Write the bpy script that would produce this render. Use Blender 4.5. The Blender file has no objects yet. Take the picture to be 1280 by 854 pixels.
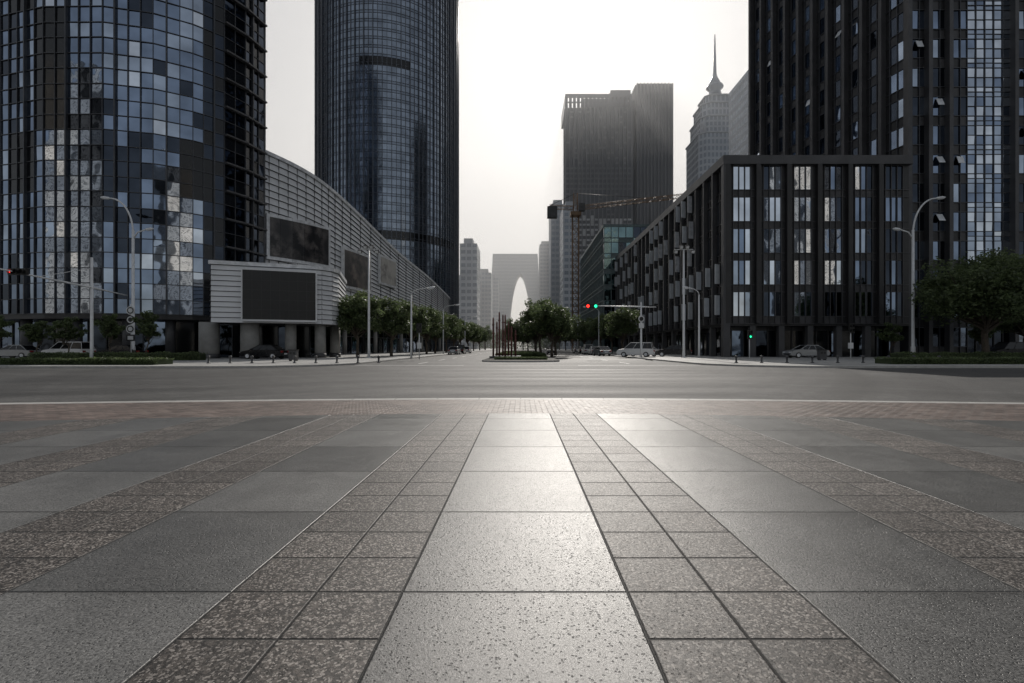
import bpy, math, random
from mathutils import Vector, Matrix, noise
S=bpy.context.scene
S.view_settings.view_transform='Standard'; S.view_settings.look='None'; S.view_settings.exposure=0
RG=random.Random(11)

# ------------------------------------------------------------------ node helpers
class E:
    def __init__(s,nt,o): s.nt=nt; s.o=o
    def _b(s,op,b,c=None,rev=False):
        n=s.nt.nodes.new('ShaderNodeMath'); n.operation=op
        args=[s,b] if not rev else [b,s]
        if c is not None: args.append(c)
        for i,a in enumerate(args):
            if a is None: continue
            if isinstance(a,E): s.nt.links.new(a.o,n.inputs[i])
            else: n.inputs[i].default_value=a
        return E(s.nt,n.outputs[0])
    def __add__(s,b): return s._b('ADD',b)
    def __radd__(s,b): return s._b('ADD',b)
    def __sub__(s,b): return s._b('SUBTRACT',b)
    def __rsub__(s,b): return s._b('SUBTRACT',b,rev=True)
    def __mul__(s,b): return s._b('MULTIPLY',b)
    def __rmul__(s,b): return s._b('MULTIPLY',b)
    def __truediv__(s,b): return s._b('DIVIDE',b)
    def fl(s): return s._b('FLOOR',None)
    def fr(s): return s._b('FRACT',None)
    def lt(s,b): return s._b('LESS_THAN',b)
    def gt(s,b): return s._b('GREATER_THAN',b)
    def mn(s,b): return s._b('MINIMUM',b)
    def mx(s,b): return s._b('MAXIMUM',b)
class NT:
    def __init__(s,name):
        s.mat=bpy.data.materials.new(name); s.mat.use_nodes=True; s.nt=s.mat.node_tree
        s.bs=s.nt.nodes['Principled BSDF']; s.L=s.nt.links.new
        tc=s.nt.nodes.new('ShaderNodeTexCoord'); s.co=tc.outputs['Object']
        sp=s.nt.nodes.new('ShaderNodeSeparateXYZ'); s.L(s.co,sp.inputs[0])
        s.x,s.y,s.z=[E(s.nt,sp.outputs[i]) for i in range(3)]
    def noise(s,scale,detail=3,rough=.5,vec=None):
        n=s.nt.nodes.new('ShaderNodeTexNoise'); n.inputs['Scale'].default_value=scale
        n.inputs['Detail'].default_value=detail; n.inputs['Roughness'].default_value=rough
        s.L(vec or s.co,n.inputs['Vector']); return E(s.nt,n.outputs['Fac'])
    def voro(s,scale,out='Distance',vec=None):
        n=s.nt.nodes.new('ShaderNodeTexVoronoi'); n.inputs['Scale'].default_value=scale
        s.L(vec or s.co,n.inputs['Vector']); return E(s.nt,n.outputs[out])
    def comb(s,a,b,c=0):
        n=s.nt.nodes.new('ShaderNodeCombineXYZ')
        for i,k in enumerate((a,b,c)):
            if isinstance(k,E): s.L(k.o,n.inputs[i])
            else: n.inputs[i].default_value=k
        return n.outputs[0]
    def white(s,vec):
        n=s.nt.nodes.new('ShaderNodeTexWhiteNoise'); n.noise_dimensions='3D'; s.L(vec,n.inputs['Vector']); return E(s.nt,n.outputs['Value'])
    def mix(s,f,a,b,blend='MIX'):
        n=s.nt.nodes.new('ShaderNodeMix'); n.data_type='RGBA'; n.blend_type=blend; n.clamp_factor=True
        for i,k in ((0,f),(6,a),(7,b)):
            if isinstance(k,E): s.L(k.o,n.inputs[i])
            elif isinstance(k,(int,float)): n.inputs[i].default_value=k
            else: n.inputs[i].default_value=(*k,1)
        return E(s.nt,n.outputs[2])
    def ramp(s,f,lo,hi,a=0.,b=1.):
        n=s.nt.nodes.new('ShaderNodeMapRange'); s.L(f.o,n.inputs[0])
        for i,v in enumerate((lo,hi,a,b)): n.inputs[i+1].default_value=v
        return E(s.nt,n.outputs[0])
    def bump(s,h,dist=.01,strength=1.):
        n=s.nt.nodes.new('ShaderNodeBump'); n.inputs['Distance'].default_value=dist; n.inputs['Strength'].default_value=strength
        s.L(h.o,n.inputs['Height']); s.L(n.outputs[0],s.bs.inputs['Normal'])
    def set(s,color=None,rough=None,metal=None):
        for nm,v in (('Base Color',color),('Roughness',rough),('Metallic',metal)):
            if v is None: continue
            if isinstance(v,E): s.L(v.o,s.bs.inputs[nm])
            elif isinstance(v,tuple): s.bs.inputs[nm].default_value=(*v,1)
            else: s.bs.inputs[nm].default_value=v
def mat(name,c,rough=.6,metal=0.,var=.25,scale=1.5,bump=0.,bscale=30,spec=None):
    g=NT(name); n=g.noise(scale,4,.6)
    f=g.ramp(n,.3,.7)
    lo=tuple(max(0,k*(1-var)) for k in c); hi=tuple(min(1,k*(1+var)) for k in c)
    g.set(g.mix(f,lo,hi),rough,metal)
    if spec is not None: g.bs.inputs['Specular IOR Level'].default_value=spec
    if bump: g.bump(g.noise(bscale,3),bump)
    return g.mat
def glass(name,c,rough=.04,wav=.012,metal=1.):
    g=NT(name); n=g.noise(.35,3); f=g.ramp(n,.3,.7)
    g.set(g.mix(f,tuple(k*.75 for k in c),tuple(min(1,k*1.2) for k in c)),rough,metal)
    g.bump(g.noise(.5,1),wav*3,1.)
    return g.mat
def lamp_mat(name,c,st):
    g=NT(name); g.set(c,.4,0.); g.bs.inputs['Emission Color'].default_value=(*c,1); g.bs.inputs['Emission Strength'].default_value=st
    return g.mat
def leaf_mat(name,c):
    g=NT(name); f=g.ramp(g.noise(.7,3),.3,.7); col=g.mix(f,tuple(k*.65 for k in c),tuple(k*1.4 for k in c)); g.set(col,.5,0.)
    t=g.nt.nodes.new('ShaderNodeBsdfTranslucent'); g.L(col.o,t.inputs[0]); m=g.nt.nodes.new('ShaderNodeMixShader'); m.inputs[0].default_value=.5
    g.L(g.bs.outputs[0],m.inputs[1]); g.L(t.outputs[0],m.inputs[2]); g.L(m.outputs[0],g.nt.nodes['Material Output'].inputs[0]); return g.mat

# ------------------------------------------------------------------ mesh builder
class MB:
    def __init__(s): s.v=[];s.f=[];s.m=[];s.s=[];s.mats=[]
    def mi(s,m):
        if m not in s.mats: s.mats.append(m)
        return s.mats.index(m)
    def poly(s,pts,m,sm=False):
        b=len(s.v); s.v.extend([tuple(p) for p in pts]); s.f.append(tuple(range(b,b+len(pts)))); s.m.append(s.mi(m)); s.s.append(sm)
    def obox(s,c,ax,ay,az,m):
        c,ax,ay,az=Vector(c),Vector(ax),Vector(ay),Vector(az); b=len(s.v)
        for k in ((-1,-1,-1),(1,-1,-1),(1,1,-1),(-1,1,-1),(-1,-1,1),(1,-1,1),(1,1,1),(-1,1,1)):
            s.v.append(tuple(c+ax*k[0]+ay*k[1]+az*k[2]))
        i=s.mi(m)
        for q in ((0,3,2,1),(4,5,6,7),(0,1,5,4),(1,2,6,5),(2,3,7,6),(3,0,4,7)):
            s.f.append(tuple(b+k for k in q)); s.m.append(i); s.s.append(False)
    def box(s,x0,x1,y0,y1,z0,z1,m):
        s.obox(((x0+x1)/2,(y0+y1)/2,(z0+z1)/2),((x1-x0)/2,0,0),(0,(y1-y0)/2,0),(0,0,(z1-z0)/2),m)
    def prism(s,pts,z0,z1,m,mt=None,bot=False):
        n=len(pts); i=s.mi(m); b=len(s.v)
        for p in pts: s.v.append((p[0],p[1],z0))
        for p in pts: s.v.append((p[0],p[1],z1))
        for k in range(n):
            s.f.append((b+k,b+(k+1)%n,b+n+(k+1)%n,b+n+k)); s.m.append(i); s.s.append(False)
        s.f.append(tuple(b+n+k for k in range(n))); s.m.append(s.mi(mt or m)); s.s.append(False)
        if bot: s.f.append(tuple(b+n-1-k for k in range(n))); s.m.append(i); s.s.append(False)
    def tube(s,path,rad,m,n=8,caps=True):
        path=[Vector(p) for p in path]
        if not hasattr(rad,'__len__'): rad=[rad]*len(path)
        while len(rad)<len(path): rad=list(rad)+[rad[-1]]
        b=len(s.v); i=s.mi(m); up=None
        for k,p in enumerate(path):
            t=(path[min(k+1,len(path)-1)]-path[max(k-1,0)]).normalized()
            if up is None:
                up=Vector((1,0,0)) if abs(t.x)<.8 else Vector((0,1,0))
            u=(up-t*up.dot(t)).normalized(); w=t.cross(u); up=u
            for a in range(n):
                an=2*math.pi*a/n; s.v.append(tuple(p+(u*math.cos(an)+w*math.sin(an))*rad[k]))
        for k in range(len(path)-1):
            for a in range(n):
                s.f.append((b+k*n+a,b+k*n+(a+1)%n,b+(k+1)*n+(a+1)%n,b+(k+1)*n+a)); s.m.append(i); s.s.append(True)
        if caps:
            s.f.append(tuple(b+n-1-a for a in range(n))); s.m.append(i); s.s.append(False)
            e=b+(len(path)-1)*n; s.f.append(tuple(e+a for a in range(n))); s.m.append(i); s.s.append(False)
    def mesh(s,name):
        me=bpy.data.meshes.new(name); me.from_pydata(s.v,[],s.f)
        for m in s.mats: me.materials.append(m)
        me.polygons.foreach_set('material_index',s.m); me.polygons.foreach_set('use_smooth',s.s); me.update(); return me
    def build(s,name,loc=(0,0,0),rot=0):
        o=bpy.data.objects.new(name,s.mesh(name)); o.location=loc; o.rotation_euler=(0,0,rot); S.collection.objects.link(o); return o
def inst(name,me,loc,rot=0,sc=1):
    o=bpy.data.objects.new(name,me); o.location=loc; o.rotation_euler=(0,0,rot)
    o.scale=(sc,sc,sc) if not hasattr(sc,'__len__') else sc
    S.collection.objects.link(o); return o

def curtain(mb,pts,z0,rows,nrep,bays,pick,mm,mw=.06,md=.1,tw=.06,td=.07,tilt=.012,closed=False,fin=None,rg=RG):
    zs=[z0];rr=[]
    for j in range(nrep):
        for r,h in enumerate(rows): zs.append(zs[-1]+h); rr.append((j,r))
    if closed: pts=list(pts)+[pts[0]]
    tot=sum(bays); gi=0
    for a,b in zip(pts[:-1],pts[1:]):
        a=Vector((a[0],a[1],0)); b=Vector((b[0],b[1],0)); L=(b-a).length; d=(b-a)/L; n=Vector((d.y,-d.x,0))
        nb=max(1,round(L/tot)); sc=L/(nb*tot); u=0
        for q in range(nb):
            for k,w in enumerate(bays):
                u1=u+w*sc; p=a+d*u; p2=a+d*u1
                for (j,r),za,zb in zip(rr,zs[:-1],zs[1:]):
                    m=pick(gi,k,j,r,rg)
                    if m is None: continue
                    o=[n*rg.uniform(-tilt,tilt) for _ in range(3)]; o.append(o[0]+o[2]-o[1])
                    mb.poly([p+o[0]+Vector((0,0,za)),p2+o[1]+Vector((0,0,za)),p2+o[2]+Vector((0,0,zb)),p+o[3]+Vector((0,0,zb))],m)
                if mm: mb.obox(p+n*(md/2)+Vector((0,0,(zs[0]+zs[-1])/2)),d*mw/2,n*(md/2+.03),(0,0,(zs[-1]-zs[0])/2),mm)
                if fin and gi%fin[0]==0:
                    mb.obox(p+n*(fin[2]/2)+Vector((0,0,(zs[0]+zs[-1])/2+.1)),d*fin[1]/2,n*(fin[2]/2+.04),(0,0,(zs[-1]-zs[0])/2+.1),fin[3])
                u=u1; gi+=1
        if tw:
            for z in zs: mb.obox((a+b)/2+n*(td/2)+Vector((0,0,z)),d*(L/2),n*(td/2+.02),(0,0,tw/2),mm)
    return zs[-1]

# ------------------------------------------------------------------ materials
GLb=glass('glass_blue',(.22,.275,.37)); GLd=glass('glass_dark',(.05,.06,.078)); GLl=glass('glass_light',(.68,.73,.80))
GLm=glass('glass_mid',(.38,.44,.53)); GLk=mat('glass_black',(.006,.007,.009),.12,0,var=.2)
GLg=glass('glass_teal',(.16,.24,.25))
ALU=mat('dark_aluminium',(.055,.058,.066),.4,.3); ALL=mat('pale_aluminium',(.62,.63,.65),.4,.1)
STN=mat('black_granite',(.020,.020,.022),.42,0,var=.3,scale=.6); STG=mat('grey_granite',(.060,.060,.064),.5,0,var=.25,scale=.5)
CLD=mat('metal_cladding',(.68,.69,.71),.42,.0,var=.12,scale=.25); CLG=mat('cladding_gap',(.05,.05,.053),.7)
CON=mat('concrete',(.28,.275,.265),.8,0,var=.2,scale=.8); COD=mat('dark_concrete',(.09,.09,.09),.8)
WHT=mat('white_paint',(.62,.63,.64),.35,0,var=.06); GRY=mat('galvanised_steel',(.66,.67,.68),.4,.05,var=.12)
BLK=mat('black_plastic',(.012,.012,.012),.4); RUST=mat('red_brown_steel',(.13,.05,.042),.6,0,var=.35)
H1=mat('facade_haze_tint',(.36,.38,.41),.5,.1,var=.12,scale=.05); H2=mat('window_haze_tint',(.20,.23,.27),.25,.4,var=.15,scale=.05)  # aerial haze put into the colour: distant buildings made paler and bluish
H3=mat('far_facade_haze_tint',(.45,.46,.48),.6,0,var=.08,scale=.03); H4=mat('far_window_haze_tint',(.30,.33,.37),.4,.2,var=.1,scale=.03)  # farthest blocks, paler still: distance haze painted into wall and window tones
YEL=mat('crane_paint',(.20,.12,.06),.5)
LFd=leaf_mat('leaf_dark',(.068,.095,.042)); LFl=leaf_mat('leaf_light',(.13,.17,.075))
BRK=mat('bark',(.08,.065,.05),.9,0,var=.35,scale=6,bump=.03,bscale=12)
PAL=mat('pale_render_wall',(.40,.38,.35),.8,0,var=.1,scale=.05)

# ------------------------------------------------------------------ plaza paving
def pave_mat():
    g=NT('granite_paving'); P=2.02; x=g.x+(.03+.575); k=(x/P).fl(); u=x-k*P; tile=u.gt(1.15)
    v=g.y-2.49+120.9
    fs=(v/1.209).fr(); ds=(fs.mn(1-fs)*1.209).mn(u.mn(1.15-u)._b('ABSOLUTE',None))
    ut=(u-1.15)/.435; fx=ut.fr(); fy=(v/.403).fr(); dt=(fx.mn(1-fx)*.435).mn(fy.mn(1-fy)*.403)
    sp=g.noise(75,4,.85); sp2=g.noise(26,4,.65); st=g.noise(.9,5,.6); st2=g.noise(5,5,.7)
    d=ds+(dt-ds)*tile+(sp2-.5)*.006; joint=d.lt(.006)
    ids=g.white(g.comb(k,(v/1.209).fl(),1.)); idt=g.white(g.comb(k*2+ut.fl(),(v/.403).fl(),5.)); idn=ids+(idt-ids)*tile
    pit=g.ramp(g.voro(48),.12,.26); pit2=g.ramp(g.voro(27),.07,.16); lit=g.ramp(g.voro(63),.10,.2,1,0)
    slab=g.mix(g.ramp(sp,.38,.62),(.045,.044,.043),(.235,.232,.224))
    slab=g.mix(lit*.6,slab,(.42,.41,.395))
    slab=g.mix(pit.mn(pit2),(.016,.0155,.015),slab)
    def vc(scale):
        n=g.voro(scale,'Color'); s=g.nt.nodes.new('ShaderNodeSeparateColor'); g.L(n.o,s.inputs[0]); return E(g.nt,s.outputs[0])
    vr=vc(105); vr2=vc(62)
    tl=g.mix(g.ramp(vr,.70,.88),g.mix(vr2.gt(.66),(.024,.019,.016),(.088,.074,.064)),(.31,.28,.255))
    base=g.mix(tile,slab,tl)
    br=(idn*.36+.82)*g.ramp(st,.3,.7,.70,1.18)*g.ramp(st2,.35,.65,.90,1.07)*g.ramp(sp2,.3,.7,.80,1.16)
    base=g.mix(1.,base,E(g.nt,g.comb(br,br,br)),'MULTIPLY')
    edge=g.ramp(d+sp2*.02,.006,.04,.6,1.)
    base=g.mix(1.,base,E(g.nt,g.comb(edge,edge,edge)),'MULTIPLY')
    base=g.mix(joint,base,(.008,.0075,.007))
    rg=g.ramp(st2,.3,.7,.34,.40)+tile*.14+joint*.3+(idn-.5)*.05+(sp-.5)*.35
    g.set(base,rg); g.bs.inputs['Specular IOR Level'].default_value=.55
    h=g.ramp(d,.002,.010)*.7+sp*.34+tile*vr*.35+sp2*.15+pit*.25
    g.bump(h,.007,1.)
    return g.mat
def brick_mat():
    g=NT('brick_paving'); r=(g.y/.11).fl(); off=(r*.5).fr()*.22; xx=(g.x+off+200)/.22; fx=xx.fr(); fy=((g.y+0)/.11).fr()
    d=(fx.mn(1-fx)*.22).mn(fy.mn(1-fy)*.11); idn=g.white(g.comb(xx.fl(),r,2.)); st=g.noise(.7,4,.6)
    base=g.mix(idn,(.10,.073,.062),(.22,.17,.147)); s=g.ramp(st,.3,.7,.65,1.25); base=g.mix(1.,base,E(g.nt,g.comb(s,s,s)),'MULTIPLY')
    base=g.mix(d.lt(.006),base,(.03,.027,.025)); g.set(base,g.ramp(g.noise(8,3),.3,.7,.45,.62)); g.bump(g.ramp(d,.002,.012)+g.noise(90,2)*.3,.005)
    return g.mat
def asphalt_mat():
    g=NT('asphalt'); sp=g.noise(60,3,.7); 
    m=g.nt.nodes.new('ShaderNodeMapping'); g.L(g.co,m.inputs[0]); m.inputs['Scale'].default_value=(.035,.55,1)
    tr=g.noise(1.,4,.6,vec=m.outputs[0]); st=g.noise(.18,5,.6); st2=g.noise(2.5,4,.6); md=g.noise(14,4,.8)
    def ring(cx,cy,k):
        dx=g.x-cx; dy=g.y-cy; r=(dx*dx+dy*dy)._b('SQRT',None); return g.noise(1.,3,.6,vec=g.comb(r*k,0.,3.))
    ra=g.ramp(ring(-34,52,.55),.35,.65,.62,1.2); rb=g.ramp(ring(38,60,.45),.35,.65,.76,1.2)
    crk=g.ramp(g.noise(.5,6,.75)._b('SUBTRACT',.5)._b('ABSOLUTE',None),.0,.006,.6,1.)
    base=g.mix(g.ramp(sp,.3,.7),(.032,.032,.033),(.10,.098,.094))
    s=g.ramp(tr,.32,.68,.7,1.3)*g.ramp(st,.3,.7,.68,1.3)*g.ramp(st2,.3,.7,.82,1.18)*crk*g.ramp(md,.3,.7,.62,1.38)*ra*rb
    g.set(g.mix(1.,base,E(g.nt,g.comb(s,s,s)),'MULTIPLY'),g.ramp(tr,.3,.7,.60,.78)); g.bs.inputs['Specular IOR Level'].default_value=.45; g.bump(sp*.8+st2*.5+md*.8,.016)
    return g.mat
def walk_mat():
    g=NT('sidewalk_paving'); fx=(g.x/.6).fr(); fy=(g.y/.6).fr(); d=(fx.mn(1-fx)).mn(fy.mn(1-fy))
    idn=g.white(g.comb((g.x/.6).fl(),(g.y/.6).fl(),2.)); s=(idn*.3+.8)*g.ramp(g.noise(.3,4),.3,.7,.75,1.15)
    b=g.mix(1.,(.42,.415,.40),E(g.nt,g.comb(s,s,s)),'MULTIPLY'); g.set(g.mix(d.lt(.015),b,(.12,.12,.12)),.65); g.bump(g.noise(40,3),.005); return g.mat
PAVE=pave_mat(); BRICK=brick_mat(); ASPH=asphalt_mat(); WALK=walk_mat()
KERB=mat('kerb_stone',(.42,.41,.39),.6,0,var=.15,scale=3)
SOIL=mat('ground_earth',(.10,.095,.085),.9,0,var=.3,scale=.02)
MARK=mat('road_marking_paint',(.62,.62,.60),.6,0,var=.2,scale=3)

e1=lambda x: 9.2-(math.sqrt(1+(x/6)**2)-1)*1.3
e2=lambda x: 11.7-(math.sqrt(1+(x/6)**2)-1)*.9
xs=[-60+i for i in range(121)]
mb=MB()
for a,b in zip(xs[:-1],xs[1:]): mb.poly([(a,-30,0),(b,-30,0),(b,e1(b),0),(a,e1(a),0)],PAVE)
mb.build('plaza_paving')
mb=MB()
for a,b in zip(xs[:-1],xs[1:]): mb.poly([(a,e1(a),0),(b,e1(b),0),(b,e2(b),0),(a,e2(a),0)],BRICK)
mb.build('brick_path')
mb=MB()
for a,b in zip(xs[:-1],xs[1:]):
    g0=.012; 
    mb.poly([(a,e2(a)-.0,.006),(b-g0,e2(b),.006),(b-g0,e2(b)+.24,.006),(a,e2(a)+.24,.006)],KERB)
    mb.poly([(a,e2(a)+.24,.006),(b-g0,e2(b)+.24,.006),(b-g0,e2(b)+.27,-.02),(a,e2(a)+.27,-.02)],KERB)
    mb.poly([(a,e2(a)+.27,-.02),(b,e2(b)+.27,-.02),(b,e2(b)+.27,-.13),(a,e2(a)+.27,-.13)],KERB)
    mb.poly([(a,e2(a)-.03,.0),(a,e2(a),.006),(b,e2(b),.006),(b,e2(b)-.03,.0)],KERB)
mb.build('kerb')
mb=MB(); mb.poly([(-3000,-3000,-.14),(3000,-3000,-.14),(3000,3000,-.14),(-3000,3000,-.14)],SOIL); mb.build('ground')
mb=MB(); mb.poly([(-400,-2,-.12),(400,-2,-.12),(400,36,-.12),(-400,36,-.12)],ASPH)
mb.poly([(-22,36,-.12),(22,36,-.12),(22,900,-.12),(-22,900,-.12)],ASPH); mb.build('road')
mb=MB()
for X in (-8.4,8.9):
    y=40
    while y<300: mb.poly([(X-.08,y,-.116),(X+.08,y,-.116),(X+.08,y+4,-.116),(X-.08,y+4,-.116)],MARK); y+=10
for X0,X1 in ((-12.5,-4.3),(4.3,13.5)):
    mb.poly([(X0,36.5,-.116),(X1,36.5,-.116),(X1,36.9,-.116),(X0,36.9,-.116)],MARK)
mb.build('road_markings')
def block(name,corner,sx,R,y1,xo):
    cx,cy=corner; pts=[]
    for i in range(13):
        a=math.pi/2*i/12
        pts.append((cx+sx*(R-R*math.cos(a)) , cy+R-R*math.sin(a)))
    pts=[(cx,y1)]+pts+[(xo,cy),(xo,y1)]
    mb=MB(); mb.prism(pts,-.13,0,WALK)
    for p,q in zip(pts[:-2],pts[1:-1]):
        p=Vector((*p,0));q=Vector((*q,0)); d=(q-p); L=d.length
        if L<1e-4: continue
        n=Vector((-d.y,d.x,0)).normalized()
        mb.obox((p+q)/2+Vector((0,0,-.06)),d/2,n*.13,(0,0,.068),KERB)
    mb.build(name)
block('sidewalk',(-13,32),-1,7,500,-400); block('sidewalk',(14,32),1,7,500,400)
isl=[(-3.7,46.5)]+[(3.7*math.cos(math.pi+math.pi*i/12),46.5+3.0*math.sin(math.pi+math.pi*i/12)) for i in range(1,12)]+[(3.7,46.5),(3.7,260),(-3.7,260)]
mb=MB(); mb.prism(isl,-.13,.02,KERB,SOIL); mb.build('median_island')

# ------------------------------------------------------------------ left glass office tower
A=[(-95,80),(-82,69),(-72,62.5),(-64,59.2),(-56,57.3),(-49,57.2),(-44,58.4),(-40.6,60.4),(-38.2,62.8),(-37.0,65.5),(-36.3,69),(-42.6,80),(-54,95),(-95,95)]
mb=MB()
def pickA(gi,k,j,r,rg):
    n=noise.noise(Vector((gi*.16,j*.28,3.1))); s=gi
    if 24<=s<=28: return GLk if (r==0 or rg.random()<.75) else GLd
    if s>46 and s<54: return GLk if rg.random()<.35 else GLd
    if noise.noise(Vector((gi//3*1.7,j//2*1.3,7.7)))>.42: return GLk
    q=rg.random()*.75+.12+n*.8
    if q>.97: return GLl
    if q>.70: return GLm
    if q<.22: return GLd
    return GLb
ztop=curtain(mb,A,5.2,[1.75,1.85],26,[1.35],pickA,ALU,mw=.08,md=.12,tw=.08,td=.09,tilt=.012,closed=True,fin=(4,.16,.28,ALU))
def inset(P,d):
    c=Vector((sum(p[0] for p in P)/len(P),sum(p[1] for p in P)/len(P)))
    return [tuple(Vector(p)+(c-Vector(p)).normalized()*d) for p in P]
mb.prism(A,4.6,5.2,STN,bot=True); mb.prism(A,ztop,ztop+1.2,STN)
curtain(mb,inset(A,4),0,[4.6],1,[2.4],lambda gi,k,j,r,rg: rg.choice((GLd,GLk,GLb,GLb)),ALU,mw=.12,tw=.15,closed=True)
for a,b in zip(A[:10],A[1:11]):
    c=Vector(a)*.5+Vector(b)*.5; c+= (Vector((-65,80))-c).normalized()*1.3
    mb.tube([(c.x,c.y,0),(c.x,c.y,4.7)],.55,STG,16)
for j in range(25):
    z=5.2+3.6*j+1.75
    for a,b in zip(A[8:10],A[9:11]):
        a=Vector((*a,0));b=Vector((*b,0)); d=(b-a).normalized(); n=Vector((d.y,-d.x,0))
        mb.obox((a+b)/2+n*.25+Vector((0,0,z)),d*((b-a).length/2),n*.30,(0,0,.10),STG)
mb.build('glass_office_tower')

# ------------------------------------------------------------------ shopping mall
def catmull(P,n):
    out=[]
    for i in range(len(P)-1):
        p0=Vector(P[max(i-1,0)]);p1=Vector(P[i]);p2=Vector(P[i+1]);p3=Vector(P[min(i+2,len(P)-1)])
        for k in range(n):
            t=k/n; out.append(.5*((2*p1)+(p2-p0)*t+(2*p0-5*p1+4*p2-p3)*t*t+(3*p1-p0-3*p2+p3)*t**3))
    out.append(Vector(P[-1])); return out
B=catmull([(-41.5,66.5,30),(-36.8,71.2,29.2),(-32.7,77,27.8),(-29.8,85,25.4),(-26.5,105,21.2),(-23,125,18.0),(-20.3,152,13.5),(-22,170,10)],10)
mb=MB(); nb=24; zb=5.0
for p,q in zip(B[:-1],B[1:]):
    d=Vector((q.x-p.x,q.y-p.y,0)).normalized(); n=Vector((d.y,-d.x,0))
    for r in range(nb):
        def zz(P,v): return zb+(P.z-zb)*v
        a0,a1=r/nb,(r+.91)/nb
        P=Vector((p.x,p.y,0));Q=Vector((q.x,q.y,0))
        z=lambda h:Vector((0,0,h))
        mb.poly([P+n*.24+z(zz(p,a0)),Q+n*.24+z(zz(q,a0)),Q+n*.06+z(zz(q,a1)),P+n*.06+z(zz(p,a1))],CLD,True)
        mb.poly([P+z(zz(p,a0)),Q+z(zz(q,a0)),Q+n*.24+z(zz(q,a0)),P+n*.24+z(zz(p,a0))],CLG)
        mb.poly([P+n*.0+z(zz(p,a1)),Q+n*.0+z(zz(q,a1)),Q+z(zz(q,(r+1)/nb)),P+z(zz(p,(r+1)/nb))],CLG)
        mb.poly([P+z(zz(p,a1)),Q+z(zz(q,a1)),Q+n*.06+z(zz(q,a1)),P+n*.06+z(zz(p,a1))],CLD)
    mb.poly([P+n*.35+z(p.z),Q+n*.35+z(q.z),Q+n*.35+z(q.z+.5),P+n*.35+z(p.z+.5)],ALL)
    mb.poly([P+n*.35+z(p.z+.5),Q+n*.35+z(q.z+.5),Q-n*25+z(q.z+.5),P-n*25+z(p.z+.5)],CLD)
    mb.poly([P+n*.35+z(p.z),Q+n*.35+z(q.z),Q+z(q.z),P+z(p.z)],ALL)
    mb.poly([P+n*.24+z(zb-.01),Q+n*.24+z(zb-.01),Q-n*5+z(zb-.01),P-n*5+z(zb-.01)],CLG)
for v,v2 in zip(B[2::2],B[3::2]):
    d=Vector((v2.x-v.x,v2.y-v.y,0)).normalized(); n=Vector((d.y,-d.x,0))
    c=Vector((v.x,v.y,(v.z+zb)/2)); mb.obox(c+n*.16,d*.025,n*.10,(0,0,(v.z-zb)/2),COD)
gp=[(v.x-2.2,v.y) for v in B[::5]]
curtain(mb,gp,0,[3.2,1.8],1,[2.2],lambda gi,k,j,r,rg: rg.choice((GLd,GLb,GLm,GLk)),ALU,mw=.12,tw=.12)
for v in B[6::6]: mb.tube([(v.x-.9,v.y,0),(v.x-.9,v.y,5.0)],.4,CON,14)
Wp=[(-33,52),(-24.2,55.32),(-22.9,56.1),(-22.2,57.3),(-22.1,59),(-24.5,68),(-30.5,80)]
wz0,wz1,nr=3.9,10.1,11
for a,b in zip(Wp[:-1]+[(-36,66)],Wp[1:]+[(-33,52)]):
    a=Vector((*a,0));b=Vector((*b,0)); d=(b-a).normalized(); n=Vector((d.y,-d.x,0)); z=lambda h:Vector((0,0,h))
    for r in range(nr):
        h=(wz1-wz0)/nr; z0=wz0+r*h
        mb.poly([a+n*.14+z(z0),b+n*.14+z(z0),b+n*.03+z(z0+h*.88),a+n*.03+z(z0+h*.88)],CLD)
        mb.poly([a+z(z0),b+z(z0),b+n*.14+z(z0),a+n*.14+z(z0)],CLG)
        mb.poly([a+z(z0+h*.88),b+z(z0+h*.88),b+z(z0+h),a+z(z0+h)],CLG)
    mb.obox((a+b)/2+n*.05+z(wz1+.2),d*((b-a).length/2+.1),n*.2,(0,0,.2),ALL)
mb.poly([(p[0],p[1],wz1+.1) for p in Wp+[(-36,66)]],CLD); mb.poly([(p[0],p[1],wz0) for p in Wp+[(-36,66)]],CLG)
d=Vector((8.8,3.32,0)).normalized(); n=Vector((d.y,-d.x,0)); s0=Vector((-33,52,0))
c=s0+d*6.7
mb.obox(c+n*.55+Vector((0,0,6.9)),d*3.75,n*.45,(0,0,2.85),CLD)
SCR=mat('led_screen_dark',(.006,.006,.007),.3,0,var=.3,scale=2)
mb.obox(c+n*1.01+Vector((0,0,6.9)),d*3.6,n*.03,(0,0,2.65),SCR)
for k in range(1,8): mb.obox(c+n*1.045+d*(-3.6+7.2*k/8)+Vector((0,0,6.9)),d*.012,n*.006,(0,0,2.65),CLG)
for k in range(1,5): mb.obox(c+n*1.045+Vector((0,0,4.25+5.3*k/5)),d*3.6,n*.004,(0,0,.012),CLG)
for (X,Y,r) in ((-34.6,54.2,1.0),(-30.2,54.4,.95),(-26.4,56.0,.6),(-23.6,57.4,.6),(-23.4,61.5,.6)):
    mb.tube([(X,Y,0),(X,Y,4.0)],r,CON,20); mb.tube([(X,Y,0),(X,Y,.5)],r+.08,STG,20)
curtain(mb,[(-36,58),(-31,58.5),(-26,60),(-24.5,66)],0,[3.9],1,[1.6],lambda gi,k,j,r,rg: rg.choice((GLd,GLb,GLk)),ALU,mw=.1,tw=.1)
def adv(name,a,b,sc):
    g=NT(name); nn=g.noise(sc,5,.65); n2=g.noise(sc*.35,2)
    g.set(g.mix(g.ramp(nn,.42,.62),a,g.mix(g.ramp(n2,.4,.6),b,a)),.3); return g.mat
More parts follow.
